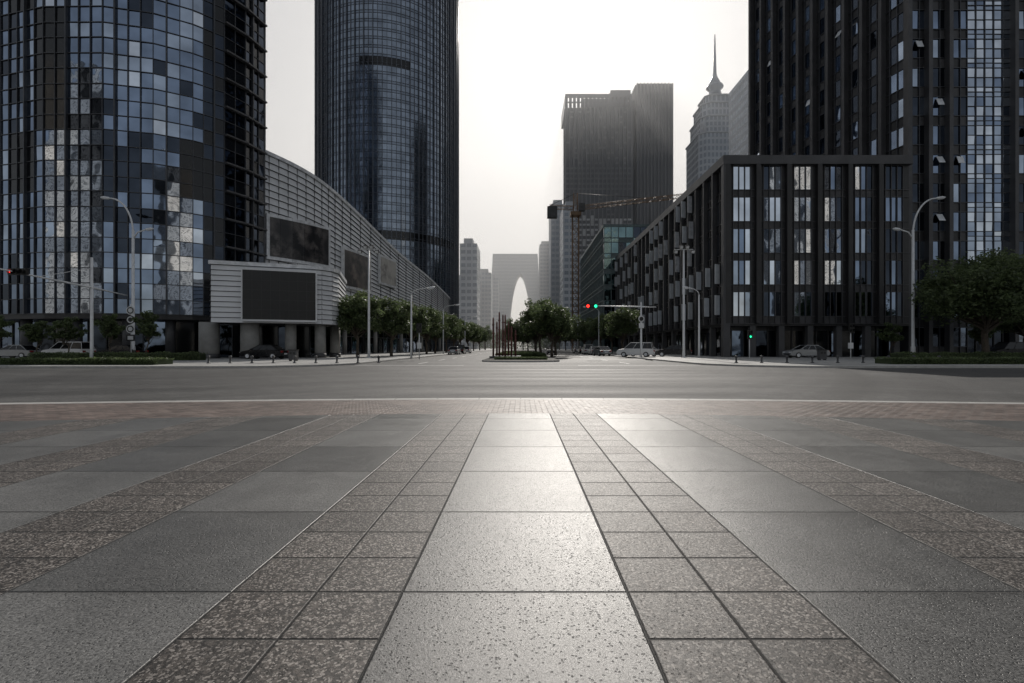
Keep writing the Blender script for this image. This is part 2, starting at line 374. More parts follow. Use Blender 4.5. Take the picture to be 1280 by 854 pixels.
def arcboard(y0,y1,z0,z1,m,fr):
    def at(y):
        for p,q in zip(B[:-1],B[1:]):
            if p.y<=y<=q.y: return p+(q-p)*((y-p.y)/(q.y-p.y))
    ys=[y0+(y1-y0)*i/6 for i in range(7)]; P=[at(y) for y in ys]
    for i,(p,q) in enumerate(zip(P[:-1],P[1:])):
        d=Vector((q.x-p.x,q.y-p.y,0)); L=d.length; d.normalize(); n=Vector((d.y,-d.x,0)); c=Vector(((p.x+q.x)/2,(p.y+q.y)/2,(z0+z1)/2))
        mb.obox(c+n*.45,d*(L/2),n*.2,(0,0,(z1-z0)/2),fr)
        l=.45 if i==0 else 0; rr=.45 if i==5 else 0
        mb.obox(c+n*.67+d*(l-rr)/2,d*((L-l-rr)/2),n*.03,(0,0,(z1-z0)/2-.45),m)
arcboard(70.8,79.5,14,20.6,adv('billboard_print_a',(.010,.010,.012),(.20,.18,.17),.45),ALL)
arcboard(82.2,91.5,11.3,18.2,adv('billboard_print_b',(.07,.065,.065),(.36,.30,.26),.4),ALL)
arcboard(95,103,13.6,19.4,adv('billboard_print_c',(.45,.43,.40),(.12,.11,.11),.5),ALL)
mb.build('shopping_mall')

# ------------------------------------------------------------------ curved skyscraper
mb=MB(); cx,cy,r=-40.3,149.7,20.8; N=108
C=[(cx+r*math.cos(2*math.pi*i/N),cy+r*math.sin(2*math.pi*i/N)) for i in range(N)]
GC1=glass('skyscraper_glass',(.26,.30,.355),.16); GC2=glass('skyscraper_glass_dark',(.225,.26,.31),.16); SPN=glass('skyscraper_spandrel',(.20,.23,.275),.2)
SPF=mat('skyscraper_fin',(.12,.13,.15),.4,.3)
def pickC(gi,k,j,r_,rg):
    az=(gi*360/N+180)%360-180
    if j==13: return GLk
    if j==33 and (-100<az<-60): return GLk
    if r_==0: return SPN
    return GC1 if rg.random()<.7 else GC2
zt=curtain(mb,C,0,[.7,1.6],76,[1.2],pickC,SPF,mw=.13,md=.18,tw=.08,td=.07,tilt=.006,closed=True,fin=(2,.18,.36,SPF))
mb.poly([(p[0],p[1],zt) for p in C],STG); mb.build('curved_glass_skyscraper')

def box_tower(name,x0,x1,y0,y1,z,fl,bay,wall,win,ratio=.55,fin=None,extra=None,wratio=.75):
    mb=MB(); P=[(x0,y0),(x1,y0),(x1,y1),(x0,y1)]
    nf=max(1,round(z/fl)); h=z/nf
    curtain(mb,P,0,[h*(1-ratio),h*ratio],nf,[bay*(1-wratio),bay*wratio],lambda gi,k,j,r_,rg: wall if (r_==0 or k==0) else win,None,tw=0,tilt=0.0,closed=True,fin=fin)
    mb.poly([(p[0],p[1],z) for p in P],wall)
    if extra: extra(mb)
    return mb.build(name)

# dark tower with slotted crown
mb=MB(); 
DW=mat('tower_dark_glass',(.045,.048,.055),.25,.4,var=.3,scale=.02); DF=mat('tower_fin',(.11,.11,.116),.45,.2,var=.2,scale=.05); DL=mat('tower_pale_panel',(.42,.425,.43),.5,.1,var=.3,scale=.1)
def pickD(gi,k,j,r_,rg):
    if j<26: return DL if (r_==0 or rg.random()<.3) else DW
    if 30<j<36 and r_==0: return DF
    return DW if (r_==1 or rg.random()<.8) else DF
L1=[(36.7,400),(90.5,400),(90.5,440),(39.5,440)]
curtain(mb,L1,0,[1.6,2.6],47,[3.3],pickD,None,tw=0,tilt=.02,closed=True,fin=(1,.75,1.1,DF))
mb.poly([(p[0],p[1],197.4) for p in L1],DW)
for i in range(17):
    X=37.4+i*3.28
    mb.box(X-1.1,X+1.1,399.4,401.2,197,206,DW); mb.box(X-.7,X+.7,436,438,197,206,DW)
mb.box(36.4,90.7,399.2,401.4,206.02,208.4,DW); mb.box(39,90.7,435.8,438.2,206.02,208.4,DW); mb.box(36.3,38,401.5,438,197,208,DW)
mb.box(36.5,90.7,400.2,401.0,201.6,202.6,DW); mb.box(52,84,412,430,197,211,DW); mb.box(74,90.5,402,434,208.5,213,DW)
L2=[(95.7,402),(124.5,402),(124.5,450),(95.7,450)]
curtain(mb,L2,0,[1.6,2.6],52,[3.0],lambda gi,k,j,r_,rg: (DL if (r_==0 and j<24) else DW),None,tw=0,tilt=.02,closed=True,fin=(1,.7,1.0,DF))
mb.poly([(p[0],p[1],218.4) for p in L2],DW)
mb.box(90.8,95.7,408,438,0,207,DW); mb.build('dark_office_tower')

# teal glass block
mb=MB(); P=[(22.3,131),(40,131),(40,181),(22.3,181)]
TL=mat('teal_frame',(.14,.18,.185),.5,.2)
curtain(mb,P,0,[1.2,3.0],8,[2.0],lambda gi,k,j,r_,rg:(TL if r_==0 and k==0 and rg.random()<.5 else rg.choice((GLg,GLg,GLd))),TL,mw=.14,md=.2,tw=.15,td=.2,closed=True,tilt=.02)
mb.poly([(p[0],p[1],33.6) for p in P],TL); mb.box(22.1,40.2,130.8,131.4,33.5,34.2,TL); mb.box(22.1,22.7,131.5,181,33.5,34.2,TL)
mb.build('teal_glass_office_block')

# ------------------------------------------------------------------ right black granite office block
mb=MB()
OW=mat('open_window_panel',(.68,.71,.74),.3,.1,var=.1)
def pickE(gi,k,j,r_,rg):
    if k in (0,4): return STN
    if r_==0: return STG if rg.random()<.5 else STN
    n=noise.noise(Vector((gi//5*1.37,j*.9,2.2)))
    q=rg.random()*.7+.1+n*.9
    return GLl if q>.66 else (GLm if q>.45 else (GLb if q>.22 else GLd))
x0,x1,y0,y1=25.7,48.5,61,129.6
zE=curtain(mb,[(x0,y0),(x1,y0)],4.2,[.9,3.05],5,[.75,.7,.7,.7,.75],lambda gi,k,j,r_,rg: (rg.choice((GLd,GLd,GLb)) if (gi>22 and k not in(0,4) and r_) else pickE(gi,k,j,r_,rg)),STG,mw=.07,md=.12,tw=.08,td=.08,fin=(5,.55,.5,STN))
curtain(mb,[(x0,y1),(x0,y0)],4.2,[.9,3.05],5,[.6,.85,.85,.85],lambda gi,k,j,r_,rg: STN if k==0 else (STG if r_==0 else rg.choice((GLb,GLd,GLm,GLb))),STN,mw=.10,md=.16,tw=.12,td=.14,fin=(4,.35,.55,STG))
curtain(mb,[(x1,y0),(x1,y1),(x0,y1)],0,[4],6,[4],lambda gi,k,j,r_,rg: STN,None,tw=0)
rg=random.Random(4)
nbay=round((y1-y0)/3.15); 
for i in range(nbay):
    for j in range(5):
        if rg.random()<.62:
            yy=y0+(y1-y0)*(i+.35+.3*rg.random())/nbay; zc=4.2+j*3.95+2.4
            mb.obox((x0-.68,yy,zc),Vector((.36,.14,0)),Vector((-.012,.03,0)),(0,0,1.25),OW if rg.random()<.7 else ALL)
mb.box(x0-.6,x1+.1,y0-.55,y0+.5,zE+.02,zE+1.1,STG); mb.box(x0-.6,x0+.5,y0+.51,y1,zE+.02,zE+1.1,STG)
mb.box(x0-.55,x0+.25,y0-.5,y0+.3,0,zE,STG)
mb.poly([(x0+.5,y0+.5,zE+.3),(x1,y0+.5,zE+.3),(x1,y1,zE+.3),(x0+.5,y1,zE+.3)],COD)
curtain(mb,[(x0+1.2,y1),(x0+1.2,y0+1.4),(x1,y0+1.4)],0,[3.4,.8],1,[1.6],lambda gi,k,j,r_,rg: rg.choice((GLd,GLk,GLb)) if r_==0 else STN,STN,mw=.12,tw=.12)
mb.box(x0,x1,y0,y0+1.4,3.9,4.2,STN); mb.box(x0,x0+1.2,y0+1.4,y1,3.9,4.2,STN)
for i in range(6): mb.box(x0+.1+3.6*i+2.9,x0+.1+3.6*i+3.6,y0+.05,y0+.7,0,3.9,STG)
for i in range(12): mb.box(x0+.05,x0+.7,y0+5+5.6*i,y0+5.7+5.6*i,0,3.9,STG)
mb.build('black_granite_office_block')

# ------------------------------------------------------------------ right dark tower
mb=MB()
F=[(45.2,95),(52,66),(60.3,66),(66.3,66),(110,66),(110,110),(52.6,110)]
def pickF(gi,k,j,r_,rg):
    if k==0: return STN
    if r_==0: return STN if rg.random()<.6 else STG
    return GLd if rg.random()<.55 else (GLb if rg.random()<.85 else GLm)
curtain(mb,[F[6],F[0],F[1],F[2]],0,[1.3,2.6],26,[.9,1.05,1.05],pickF,ALU,mw=.09,md=.12,tw=.1,td=.1,tilt=.02,fin=(3,.5,.8,STG))
curtain(mb,[F[2],F[3]],11.7,[.65,.65,1.3,1.3],23,[1.25],lambda gi,k,j,r_,rg: (GLm if r_==0 else (GLl if rg.random()<.55 else GLm)) if rg.random()<.85 else GLb,ALU,mw=.08,tw=.08,tilt=.02)
curtain(mb,[F[2],F[3]],0,[3.9],3,[1.25],lambda gi,k,j,r_,rg: GLd,STN,mw=.1,tw=.2)
curtain(mb,[F[3],F[4],F[5],F[6]],0,[1.3,2.6],26,[.9,1.05,1.05],pickF,ALU,mw=.09,md=.12,tw=.1,td=.1,tilt=.02,fin=(3,.5,.8,STG))
mb.poly([(p[0],p[1],101.4) for p in F],STG)
def opens(a,b,p,z0,rg):
    a=Vector((*a,0));b=Vector((*b,0)); L=(b-a).length; d=(b-a)/L; nn=Vector((d.y,-d.x,0)); m=round(L/3.0)
    for i in range(m):
        for j in range(int(z0/3.9),26):
            if rg.random()<p:
                c=a+d*(L*(i+.62)/m)+Vector((0,0,j*3.9+3.1)); t=rg.uniform(.3,.6)
                mb.obox(c+nn*(.1+t*.5),d*.42,nn*(t*.5)+Vector((0,0,-.5)),Vector((nn.x*.02,nn.y*.02,.015)),OW if rg.random()<.5 else GLl)
opens(F[0],F[1],.14,24,rg); opens(F[1],F[2],.12,8,rg); opens(F[3],F[4],.12,8,rg)
mb.build('dark_granite_tower')

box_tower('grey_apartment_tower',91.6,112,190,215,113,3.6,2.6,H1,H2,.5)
# ------------------------------------------------------------------ spire tower
mb=MB(); cx,cy=124,312
def oc(h,c=.3): 
    k=h*(1-c); return [(cx-k,cy-h),(cx+k,cy-h),(cx+h,cy-k),(cx+h,cy+k),(cx+k,cy+h),(cx-k,cy+h),(cx-h,cy+k),(cx-h,cy-k)]
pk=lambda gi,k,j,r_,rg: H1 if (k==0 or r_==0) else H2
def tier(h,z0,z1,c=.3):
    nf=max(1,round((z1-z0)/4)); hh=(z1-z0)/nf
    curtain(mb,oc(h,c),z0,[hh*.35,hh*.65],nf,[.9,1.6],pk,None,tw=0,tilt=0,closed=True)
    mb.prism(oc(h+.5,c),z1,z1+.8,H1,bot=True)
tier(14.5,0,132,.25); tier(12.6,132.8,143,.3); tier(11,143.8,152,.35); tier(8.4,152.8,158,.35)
mb.tube([(cx,cy,158),(cx,cy,160),(cx,cy,161.5),(cx,cy,165),(cx,cy,167),(cx,cy,168.5)],[8.4,7,4.4,3.4,5.4,4.8],H2,12)
mb.tube([(cx,cy,168.5),(cx,cy,171),(cx,cy,174),(cx,cy,177),(cx,cy,201)],[3.6,3.,1.5,1.1,.4],H2,10)
for sx in(-1,1):
    for sy in(-1,1):
        mb.tube([(cx+sx*10.5,cy+sy*10.5,132),(cx+sx*10.5,cy+sy*10.5,140),(cx+sx*10.5,cy+sy*10.5,144)],[1.5,1.4,.2],H1,8)
mb.build('spire_skyscraper')

# ------------------------------------------------------------------ far gate-shaped tower
mb=MB(); g=NT('gate_tower_haze_tint'); 
fz=(g.z/4.2).fr().lt(.3); fxx=(g.x/2.5).fr().lt(.2); g.set(g.mix(fz.mx(fxx),(.36,.39,.42),(.46,.48,.50)),.4,.05); GT=g.mat  # both gate tones lightened to paint in the haze of its distance
def lx(z): return -36.5+1.5*(z/118)**2-1.2*math.sin(z/118*3.1)
def rx(z): return 22.5-1.5*(z/118)**2+1.2*math.sin(z/118*3.1)
def aw(z): return 14*max(0,1-(z/93)**2.1)**.58
zs=[93*(1-(1-i/24)**1.6) for i in range(25)]
Y0,Y1=610,640
for a,b in zip(zs[:-1],zs[1:]):
    for yy in (Y0,Y1):
        mb.poly([(lx(a),yy,a),(-.5-aw(a),yy,a),(-.5-aw(b),yy,b),(lx(b),yy,b)],GT); mb.poly([(-.5+aw(a),yy,a),(rx(a),yy,a),(rx(b),yy,b),(-.5+aw(b),yy,b)],GT)
    for f in (lx,rx,lambda z:-.5-aw(z),lambda z:-.5+aw(z)): mb.poly([(f(a),Y0,a),(f(a),Y1,a),(f(b),Y1,b),(f(b),Y0,b)],GT)
for yy in (Y0,Y1): mb.poly([(lx(93),yy,93),(rx(93),yy,93),(rx(118),yy,118),(lx(118),yy,118)],GT)
for f in (lx,rx): mb.poly([(f(93),Y0,93),(f(93),Y1,93),(f(118),Y1,118),(f(118),Y0,118)],GT)
mb.poly([(lx(118),Y0,118),(rx(118),Y0,118),(rx(118),Y1,118),(lx(118),Y1,118)],GT)
mb.build('arch_gate_skyscraper')
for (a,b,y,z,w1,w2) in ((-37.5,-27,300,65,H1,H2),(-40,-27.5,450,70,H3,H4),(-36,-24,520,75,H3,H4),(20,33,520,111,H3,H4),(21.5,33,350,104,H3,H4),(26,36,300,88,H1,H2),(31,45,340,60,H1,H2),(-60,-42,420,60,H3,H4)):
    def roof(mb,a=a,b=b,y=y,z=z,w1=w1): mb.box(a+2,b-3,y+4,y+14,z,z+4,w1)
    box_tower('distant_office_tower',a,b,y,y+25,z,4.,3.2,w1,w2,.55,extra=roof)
for (X,Y,w,z) in ((-205,-95,26,125),(-172,-120,18,100),(-62,-150,20,85),(70,-150,26,95),(150,-130,24,120)):
    box_tower('apartment_tower',X-w/2,X+w/2,Y-20,Y,z,3.2,3.6,PAL,GLd,.5,wratio=.5)

# ------------------------------------------------------------------ tower crane
mb=MB()
def lattice(p,q,w,m,step):
    p=Vector(p);q=Vector(q); t=(q-p).normalized(); L=(q-p).length
    u=t.cross(Vector((0,1,0)) if abs(t.y)<.9 else Vector((1,0,0))).normalized(); v=t.cross(u)
    cs=[(u*a+v*b)*w/2 for a,b in((-1,-1),(1,-1),(1,1),(-1,1))]
    for c in cs: mb.tube([p+c,q+c],w*.07,m,4)
    n=int(L/step)
    for i in range(n):
        a=p+t*L*i/n; b=p+t*L*(i+1)/n
        for k in range(4):
            c,c2=cs[k],cs[(k+1)%4]
            mb.tube([a+c,b+c2] if i%2 else [a+c2,b+c],w*.045,m,4); mb.tube([a+c,a+c2],w*.04,m,4)
X,Y=16.8,150
lattice((X,Y,0),(X,Y,41.5),1.9,YEL,1.9); mb.box(X-1.6,X+1.6,Y-1.6,Y+1.6,41.5,42.6,YEL); mb.box(X+.9,X+2.6,Y-2.6,Y-.9,42.6,44.8,COD)
lattice((X,Y,42.6),(X,Y,48.5),1.2,YEL,1.4)
lattice((X+.8,Y,44),(X+32,Y-4,46.5),1.1,YEL,1.5); lattice((X-.8,Y,44),(X-8,Y+1,44.6),1.1,YEL,1.5)
mb.box(X-8.6,X-5.6,Y-.1,Y+2.0,41.2,44.6,COD)
mb.tube([(X,Y,48.5),(X+20,Y-2.6,46.4)],.07,BLK,4); mb.tube([(X,Y,48.5),(X-7.5,Y+1,45.2)],.07,BLK,4); mb.tube([(X+22,Y-2.8,45.5),(X+22,Y-2.8,36)],.05,BLK,4)
mb.build('tower_crane')

# ------------------------------------------------------------------ trees
def tree_mesh(name,h,cr,cz,chh,nclump,nleaf,ls,seed,trunk_r=.18):
    rg=random.Random(seed); mb=MB()
    base=cz-chh*.75
    path=[Vector((0,0,-.05))]; 
    for i in range(1,5): path.append(Vector((rg.uniform(-.12,.12)*i*.5,rg.uniform(-.12,.12)*i*.5,base*i/4)))
    mb.tube(path,[trunk_r*1.35,trunk_r*1.05,trunk_r,trunk_r*.92,trunk_r*.85],BRK,9)
    top=path[-1]; cl=[]
    for i in range(nclump):
        while True:
            p=Vector((rg.uniform(-1,1),rg.uniform(-1,1),rg.uniform(-1,1)))
            if .22<p.length<1 : break
        if p.z<-.55: p.z*=.6
        k=.72+.42*noise.noise(p*1.9+Vector((seed,0,0)))+.15
        c=Vector((p.x*cr*k,p.y*cr*k,cz+p.z*chh*k)); cl.append((c,p.length))
    for i,(c,l) in enumerate(cl):
        if i%3==0:
            m1=top.lerp(c,.45)+Vector((0,0,-.15*cr*.3)); mb.tube([top-Vector((0,0,rg.uniform(0,base*.25))),m1,c],[trunk_r*.5,trunk_r*.28,trunk_r*.08],BRK,5,False)
    for c,l in cl:
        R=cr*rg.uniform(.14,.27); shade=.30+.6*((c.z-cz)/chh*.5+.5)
        for q in range(int(nleaf*(R/cr/.2)**2)):
            d=Vector((rg.gauss(0,1),rg.gauss(0,1),rg.gauss(0,.7))); d=d.normalized()*R*rg.random()**.4
            p=c+d; s=ls*rg.uniform(.6,1.3)
            u=Vector((rg.gauss(0,1),rg.gauss(0,1),rg.gauss(0,.6))).normalized(); w=u.cross(Vector((rg.gauss(0,1),rg.gauss(0,1),rg.gauss(0,1)))).normalized()
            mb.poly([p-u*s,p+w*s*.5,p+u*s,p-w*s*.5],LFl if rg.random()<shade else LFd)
    return mb.mesh(name)
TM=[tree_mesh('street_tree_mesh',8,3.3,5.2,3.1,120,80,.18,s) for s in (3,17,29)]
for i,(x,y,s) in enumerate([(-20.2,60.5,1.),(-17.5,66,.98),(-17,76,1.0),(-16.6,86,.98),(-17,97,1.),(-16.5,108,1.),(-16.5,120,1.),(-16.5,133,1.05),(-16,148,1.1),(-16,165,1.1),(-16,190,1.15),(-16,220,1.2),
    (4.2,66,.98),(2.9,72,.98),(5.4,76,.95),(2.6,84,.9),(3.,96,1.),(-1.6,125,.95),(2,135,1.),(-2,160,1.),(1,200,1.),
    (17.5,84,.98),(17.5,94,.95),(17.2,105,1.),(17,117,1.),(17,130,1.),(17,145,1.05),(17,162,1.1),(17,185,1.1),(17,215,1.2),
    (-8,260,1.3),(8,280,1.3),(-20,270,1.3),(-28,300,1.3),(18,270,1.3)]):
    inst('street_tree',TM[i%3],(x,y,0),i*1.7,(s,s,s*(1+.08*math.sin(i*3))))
BIG=tree_mesh('broadleaf_tree_mesh',10,5.6,6.4,4.0,210,170,.17,5,.28)
inst('broadleaf_tree',BIG,(47.2,49.5,0),.6,(1.06,1.06,1.03)); inst('broadleaf_tree',BIG,(60,58,0),2.6,.85)
SAP=[tree_mesh('young_tree_mesh',4.3,1.3,3.0,1.5,40,75,.11,s,.06) for s in (8,9)]
for i,(x,y) in enumerate([(-51.5,48),(-48.,48.5),(-44.6,48),(-41.2,49),(-37.9,49.5),(-55,49),(42.5,56),(50,53)]): inst('young_tree',SAP[i%2],(x,y,0),i*2.1,(1,1,1+.1*math.sin(i*5)))
mb=MB(); rg=random.Random(77)
for i in range(14000):
    x=rg.uniform(-60,60); top=9+3*noise.noise(Vector((x*.09,3,1)))+2*noise.noise(Vector((x*.4,9,1))); z=rg.uniform(0,1)**.8*top
    p=Vector((x,330+rg.uniform(-4,4)+4*noise.noise(Vector((x*.2,z*.2,0))),z)); s=rg.uniform(.25,.6)
    u=Vector((rg.gauss(0,1),rg.gauss(0,.5),rg.gauss(0,1))).normalized(); w=u.cross(Vector((rg.gauss(0,1),rg.gauss(0,1),rg.gauss(0,1)))).normalized()
    mb.poly([p-u*s,p+w*s*.6,p+u*s,p-w*s*.6],LFl if rg.random()<.35 else LFd)
mb.build('distant_trees')
def hedge(name,x0,x1,y0,y1,h,n,ls=.07,seed=1):
    rg=random.Random(seed); mb=MB(); mb.box(x0+.12,x1-.12,y0+.12,y1-.12,0,h*.72,LFd)
    for i in range(n):
        x=rg.uniform(x0,x1); y=rg.uniform(y0,y1); hh=h*(.88+.25*noise.noise(Vector((x*.9,y*.9,seed))))
        f=rg.random()
        if f<.45: z=hh*rg.uniform(.85,1.03)
        else: z=rg.uniform(0.02,hh); y=y0+rg.uniform(-.03,.14)
        s=ls*rg.uniform(.6,1.4); p=Vector((x,y,z)); u=Vector((rg.gauss(0,1),rg.gauss(0,1),rg.gauss(0,1))).normalized(); w=u.cross(Vector((rg.gauss(0,1),rg.gauss(0,1),rg.gauss(0,1)))).normalized()
        mb.poly([p-u*s,p+w*s*.5,p+u*s,p-w*s*.5],LFl if rg.random()<.6 else LFd)
    return mb.build(name)
hedge('hedge',-44,-25.6,34.2,36.2,.5,9000,seed=1); hedge('hedge',27,45,35.5,37.5,.5,9000,seed=2)
hedge('hedge',-2.6,2.6,47.5,50.5,.28,4000,.05,seed=3); hedge('hedge',-46,-30,45.5,46.8,.8,6000,seed=4); hedge('hedge',36,56,46.5,47.8,.8,6000,seed=5)
hedge('hedge',-3.1,3.1,60,100,.5,9000,.1,seed=6)

# ------------------------------------------------------------------ street furniture
def head(mb,p,dx,L=1.1):
    p=Vector(p); u=Vector((dx,0,.12)).normalized()
    mb.tube([p,p+u*L*.2,p+u*L*.7,p+u*L],[.07,.15,.17,.06],GRY,10); mb.obox(p+u*L*.5+Vector((0,0,-.13)),u*L*.3,(0,.1,0),(0,0,.03),WHT)
def double_lamp(x,y,s,name='street_lamp'):
    mb=MB(); mb.tube([(0,0,0),(0,0,1.3),(0,0,1.35),(0,0,14.2)],[.23,.22,.17,.13],GRY,12); mb.box(-.3,.3,-.3,.3,0,.05,GRY)
    P=[(0,0,13.6)]+[(s*2.5*(1-math.cos(a)),0,13.8+3.9*math.sin(a)) for a in [math.pi/2*i/10 for i in range(1,11)]]
    mb.tube(P,.09,GRY,8); head(mb,P[-1],s)
    mb.tube([(0,0,13.2),(-s*.5,0,13.95),(-s*1.4,0,14.25)],.075,GRY,8); head(mb,(-s*1.35,0,14.25),-s,.9)
    mb.build(name,(x,y,0))
double_lamp(43.4,54,1); double_lamp(-42.9,54,-1)
def simple_lamp(x,y,h,s,arm=2.3):
    mb=MB(); mb.tube([(0,0,0),(0,0,1),(0,0,h-.8)],[.13,.12,.08],GRY,10)
    P=[(0,0,h-.8)]+[(s*arm*(1-math.cos(a)),0,h-.8+.8*math.sin(a)) for a in [math.pi/2*i/6 for i in range(1,7)]]
    mb.tube(P,.05,GRY,8); head(mb,P[-1],s,.8); mb.build('street_lamp',(x,y,0))
simple_lamp(-12.9,57.5,8.2,1,2.0); simple_lamp(21.0,57.5,8.2,-1,1.2); simple_lamp(-14.3,90,9,1); simple_lamp(15.2,95,9,-1); simple_lamp(-14.3,125,9,1); simple_lamp(15.2,130,9,-1)
def flood_mast(x,y,h):
    mb=MB(); mb.tube([(0,0,0),(0,0,1),(0,0,h)],[.17,.15,.1],GRY,12); mb.box(-1.1,1.1,-.05,.05,h-.1,h,GRY)
    for k in(-1.0,-.35,.35,1.0):
        mb.obox((k,-.15,h-.32 if abs(k)>.5 else h+.22),(.22,0,0),(0,.12,.08),(0,-.08,.16),BLK); mb.obox((k,-.29,(h-.32 if abs(k)>.5 else h+.22)-.085),(.18,0,0),(0,.02,.013),(0,-.07,.13),WHT)
    mb.box(-.25,.25,-.25,.25,0,.06,GRY); mb.build('floodlight_mast',(x,y,0))
flood_mast(-17.9,57.5,12.8); flood_mast(19.2,57.5,12.8)
RED=lamp_mat('signal_red',(1,.03,.02),3.); GRN=lamp_mat('signal_green',(.02,.9,.4),2.); OFF=mat('signal_off',(.02,.02,.02),.3)
def sig(mb,c,u,n,cols,r=.17):
    c,u,n=Vector(c),Vector(u).normalized(),Vector(n).normalized(); w=u.cross(n)
    L=len(cols); mb.obox(c,u*(.24*L),n*.12,w*.25,BLK)
    for i,m in enumerate(cols):
        p=c+u*(.46*(i-(L-1)/2))
        mb.tube([p+n*.12,p+n*.14],r,m,14); mb.tube([p+n*.12+w*0,p+n*.3],r+.03,BLK,14,False)
mb=MB(); mb.tube([(0,0,0),(0,0,1),(0,0,9.6)],[.17,.14,.10],GRY,12); mb.box(-.25,.25,-.25,.25,0,.06,GRY)
mb.tube([(0,4,6.5),(0,0,6.8),(0,-8.9,7.3)],[.05,.09,.06],GRY,8); mb.tube([(0,0,8.6),(0,-5,7.1)],.025,GRY,6)
sig(mb,(.35,-7.0,7.2),(1,0,0),(0,-1,0),(RED,OFF,OFF),.13); mb.build('traffic_light',(-40.,45.5,0))
mb=MB(); mb.tube([(0,0,0),(0,0,1),(0,0,6.6)],[.15,.13,.09],GRY,12); mb.tube([(1.8,0,6.0),(0,0,6.05),(-6.6,0,6.15)],[.04,.08,.05],GRY,8)
sig(mb,(-5.9,-.2,6.1),(1,0,0),(0,-1,0),(RED,OFF,GRN),.18)
mb.tube([(0,-.13,4.6),(0,-.17,4.6)],.36,WHT,20); mb.tube([(0,-.17,4.6),(0,-.18,4.6)],.25,BLK,20); mb.box(-.3,.3,-.17,-.13,3.5,4.1,WHT)
mb.build('traffic_light',(14.3,58,0))
mb=MB(); mb.tube([(0,0,0),(0,0,3)],.05,GRY,8); sig(mb,(0,-.1,2.6),(0,0,1),(0,-1,0),(GRN,OFF),.12); mb.build('pedestrian_signal',(24.6,52.5,0))
for (x,y) in ((33.8,50),(-10.4,50)):
    mb=MB(); mb.tube([(0,0,0),(0,0,3.6)],.05,GRY,8); sig(mb,(0,-.1,3.2),(0,0,1),(0,-1,0),(OFF,OFF),.12); mb.box(-.2,.2,-.12,.12,1.1,1.7,WHT); mb.build('pedestrian_signal',(x,y,0))
mb=MB(); mb.tube([(0,0,0),(0,0,5.9)],.05,GRY,8)
for z,m in ((5.2,WHT),(4.2,BLK),(3.2,WHT)):
    mb.tube([(0,-.07,z),(0,-.11,z)],.46,m,20); mb.tube([(0,-.11,z),(0,-.12,z)],.36,BLK if m is WHT else WHT,20); mb.tube([(0,-.12,z),(0,-.13,z)],.24,m,20)
mb.box(-.45,.45,-.1,-.05,1.9,2.6,BLK); mb.box(-.3,.3,-.104,-.1,2.05,2.45,WHT); mb.build('traffic_sign',(-42.0,52.6,0))
mb=MB(); mb.tube([(0,0,0),(0,0,.06),(0,0,.07),(0,0,.40),(0,0,.44),(0,0,.52),(0,0,.58),(0,0,.6)],[.13,.13,.07,.07,.11,.12,.08,.02],STG,14); BOL=mb.mesh('bollard_mesh')
for i in range(9): inst('bollard',BOL,(-24.+i*1.6,37.5+.12*i,0))
for i in range(9): inst('bollard',BOL,(17.+i*2.0,38.5,0))
for (x,y) in ((-20.5,44),(29,47)):
    mb=MB(); mb.box(-.35,.35,-.22,.22,.1,.95,STG); mb.box(-.4,.4,-.26,.26,.95,1.03,BLK); mb.box(-.25,-.05,-.235,-.22,.6,.8,BLK); mb.box(.05,.25,-.235,-.22,.6,.8,BLK); mb.box(-.3,-.22,-.2,.2,0,.1,BLK); mb.box(.22,.3,-.2,.2,0,.1,BLK); mb.build('litter_bin',(x,y,0))
mb=MB()
for i,(x,y,h) in enumerate([(-3.1,55,4.6),(-2.75,56.2,4.2),(-2.4,54.6,5.2),(-2.05,56,5.0),(-1.75,54.7,4.9),(-1.4,56,4.2),(-1.05,55,3.6),(-.6,55.4,3.2)]):
    mb.tube([(x,y,0),(x,y,h*.96),(x,y,h)],[.11,.09,.04],RUST,8)
    for k in range(3): mb.tube([(x,y,h*(.4+.2*k)),(x,y,h*(.4+.2*k)+.15)],.13,RUST,8)
mb.box(-3.5,0.,54.2,56.6,0,.25,STG); mb.build('column_sculpture')

